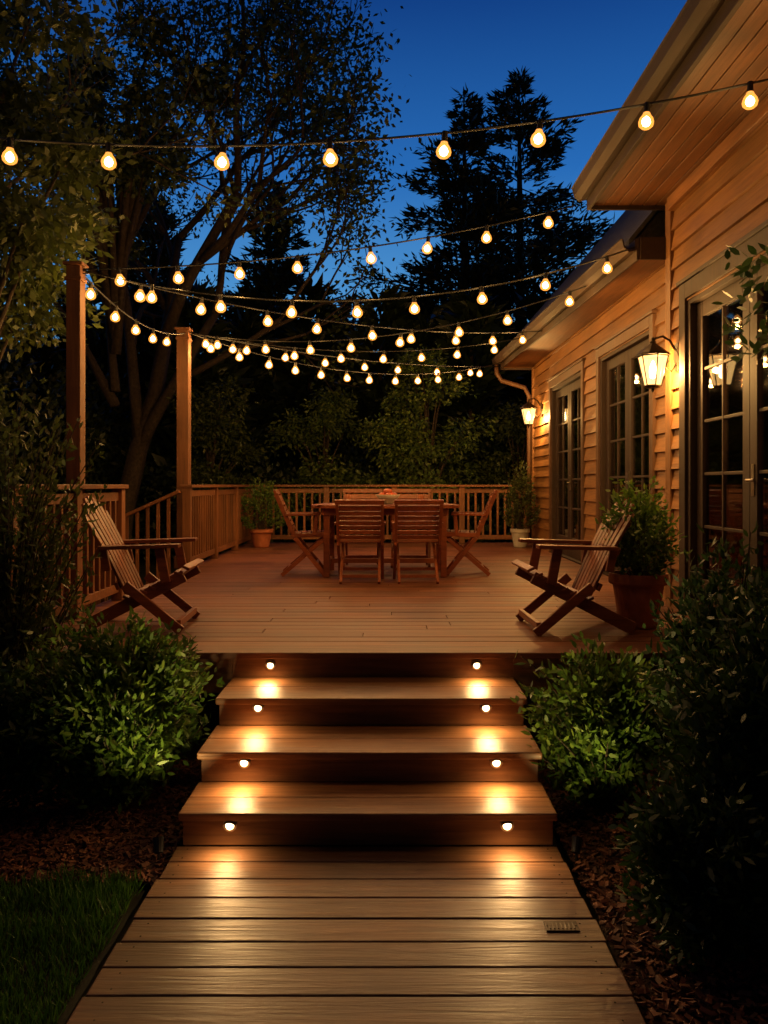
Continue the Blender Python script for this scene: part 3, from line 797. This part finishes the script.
dtree('deciduous_tree',(-3.9,6.7,-.1),7.4,.11,12,M['fol_olive'],5,.62,38,.10,(-.02,-.05,1),3,.20,.36,keep=lambda p:p.x<2.3,clumps=cl)

def conifer_cloud(lb,mb,c,H,Rm,n,k,ll,z0=.12,wr=.14,gap=.25):
    c=np.array(c,float); rng=lb.rng
    for i in range(n):
        t=(i+rng.random())/n; z=H*(z0+(1-z0)*t)
        prof=(1-t)**.75*(.55+.45*min(1,t*5)); L=Rm*prof*rng.uniform(.4,1.2)+.15
        if rng.random()<gap*.5: continue
        th=rng.uniform(0,6.283); droop=rng.uniform(-.25,.18)+.35*t
        d=np.array([math.cos(th),math.sin(th),droop]); d/=np.linalg.norm(d)
        s=np.array([-math.sin(th),math.cos(th),0])
        base=c+np.array([0,0,z])
        if mb is not None: mb.tube([base,base+d*L*.5+np.array([0,0,-.03*L]),base+d*L],[.05*(1-t)+.015,.02,.006],3)
        kk=max(4,int(k*L/Rm))
        u=rng.uniform(.12,1,kk); side=rng.uniform(-1,1,kk)*(1-u*.7)*L*.42
        pos=base+d*L*u[:,None]+s*side[:,None]+rng.normal(size=(kk,3))*[.05,.05,.08]*L*.5
        ax=d*.8+s*np.sign(side)[:,None]*.6+rng.normal(size=(kk,3))*.35; ax[:,2]+=.15
        lb.add(pos,ax,ll*rng.uniform(.6,1.3,kk),ll*wr*rng.uniform(.8,1.4,kk))
def pine(base,H,Rm,seed,n=190,k=150,ll=.34,z0=.12,gap=.25):
    e=empty('pine_tree',base); lb=LB(seed); mb=MB()
    mb.tube([(0,0,0),(.05,0,H*.5),(0,0,H)],[.28,.16,.02],8)
    conifer_cloud(lb,mb,(0,0,0),H,Rm,n,k,ll,wr=.22,z0=z0,gap=gap)
    lb.done('needles',M['fol_pine'],e,.3,False); mb.done('trunk_and_branches',[M['bark']],e)
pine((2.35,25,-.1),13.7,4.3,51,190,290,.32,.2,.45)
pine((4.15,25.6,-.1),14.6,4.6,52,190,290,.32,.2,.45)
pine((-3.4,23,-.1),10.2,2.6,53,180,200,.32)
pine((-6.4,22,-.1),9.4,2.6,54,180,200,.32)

# forest (one mass)
e=empty('forest'); lb=LB(61); mb=MB(); rgf=random.Random(5)
spots=[]
for i in range(30):
    x=-22+44*i/29+rgf.uniform(-.6,.6); y=28+rgf.uniform(-2,4)
    H=rgf.uniform(7.8,10.3)
    if -3.5<x<1.5: H=rgf.uniform(7.2,8.8)
    spots.append((x,y,H))
for i in range(24):
    x=-15+30*i/23+rgf.uniform(-.5,.5); y=19+rgf.uniform(-1.5,1.8); spots.append((x,y,rgf.uniform(5.0,7.0)))
for x,y,H in spots:
    mb.tube([(x,y,-.1),(x,y,H)],[.15,.02],5); conifer_cloud(lb,None,(x,y,-.1),H,H*.29,100,90,.50,.03,.30,.05)
for i in range(26):
    a=i/25; x=-5.2-2.2*rgf.random()-1.2*math.sin(a*3); y=4.5+13*a
    shrub_cloud(lb,None,(x,y,-.1),1.1,1.1,rgf.uniform(3.0,5.0),190,13,.16,.5,.1,tw=False)
for i in range(18):
    x=-8+16*i/17; y=16.6+rgf.uniform(-.5,1.2); shrub_cloud(lb,None,(x,y,-.1),1.0,.8,rgf.uniform(1.4,3.0),130,12,.16,.5,.1,tw=False)
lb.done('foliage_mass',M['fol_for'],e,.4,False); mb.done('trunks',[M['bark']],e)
def smalltree(base,h,seed,nclump,spread,mat):
    e=empty('small_tree',base); lb=LB(seed); mb=MB(); r_=random.Random(seed)
    mb.tube([(0,0,0),(.04,0,h*.3),(-.03,.02,h*.62)],[.07,.055,.035],7)
    for i in range(nclump):
        z=h*r_.uniform(.35,.98); w_=spread*(1-.75*abs(z/h-.55)/.55); a=r_.uniform(0,6.28); q=w_*r_.uniform(.3,1)
        c=(math.cos(a)*q,math.sin(a)*q*.8,z); mb.tube([(0,0,z*.5),(c[0]*.5,c[1]*.5,z*.82),c],[.03,.018,.005],4)
        crown_cloud(lb,c,r_.uniform(.3,.55),r_.uniform(.16,.28),34,10,.10,.42)
    lb.done('leaves',mat,e); mb.done('trunk_and_branches',[M['bark']],e)
smalltree((.75,14.9,-.1),4.0,71,26,1.35,M['fol_lit'])
smalltree((-1.25,15.6,-.1),3.3,72,17,1.0,M['fol_lit'])
smalltree((2.55,15.8,-.1),3.2,73,14,.9,M['fol_tree'])
smalltree((-3.3,15.0,-.1),3.4,74,16,1.0,M['fol_tree'])

# ---------------------------------------------------------------- world
wd=bpy.data.worlds.new('World'); scene.world=wd; wd.use_nodes=True; nt=wd.node_tree; N=nt.nodes; L=nt.links
bg=N['Background']; tc=N.new('ShaderNodeTexCoord'); sp=N.new('ShaderNodeSeparateXYZ'); L.new(tc.outputs['Generated'],sp.inputs[0])
r=ramp(nt,[(0,(.14,.40,.66)),(.20,(.08,.31,.64)),(.36,(.018,.14,.46)),(.52,(.004,.045,.22)),(1,(.002,.012,.06))])
L.new(sp.outputs['Z'],r.inputs[0])
mr=N.new('ShaderNodeMapRange'); mr.inputs[1].default_value=-.3; mr.inputs[2].default_value=.75; mr.inputs[3].default_value=.04; mr.inputs[4].default_value=1; L.new(sp.outputs['Y'],mr.inputs[0])
mx=N.new('ShaderNodeVectorMath'); mx.operation='SCALE'; L.new(r.outputs[0],mx.inputs[0]); L.new(mr.outputs[0],mx.inputs['Scale'])
sky=N.new('ShaderNodeTexSky'); sky.sky_type='NISHITA'; sky.sun_disc=False; sky.sun_elevation=R(-3); sky.sun_rotation=R(0)
ad=N.new('ShaderNodeVectorMath'); ad.operation='MULTIPLY_ADD'; L.new(sky.outputs[0],ad.inputs[0]); ad.inputs[1].default_value=(.02,.03,.05); L.new(mx.outputs[0],ad.inputs[2])
L.new(ad.outputs[0],bg.inputs[0]); bg.inputs[1].default_value=1.0
sn=bpy.data.lights.new('twilight_sun','SUN'); sn.energy=.02; sn.angle=R(20); sn.color=(.5,.65,1); so=bpy.data.objects.new('twilight_sun',sn); so.rotation_euler=(R(-60),0,0); COL.objects.link(so)

# ---------------------------------------------------------------- camera
cam=bpy.data.cameras.new('camera'); co=bpy.data.objects.new('camera',cam); COL.objects.link(co)
co.location=(0,0,EYE); co.rotation_euler=(R(90),0,0); cam.sensor_width=36; cam.sensor_fit='AUTO'; cam.lens=807/1024*36
cam.shift_x=-4/1024; cam.shift_y=-27/1024; cam.clip_start=.05; cam.clip_end=1000
scene.camera=co
scene.view_settings.view_transform='Standard'; scene.view_settings.look='None'; scene.view_settings.exposure=0
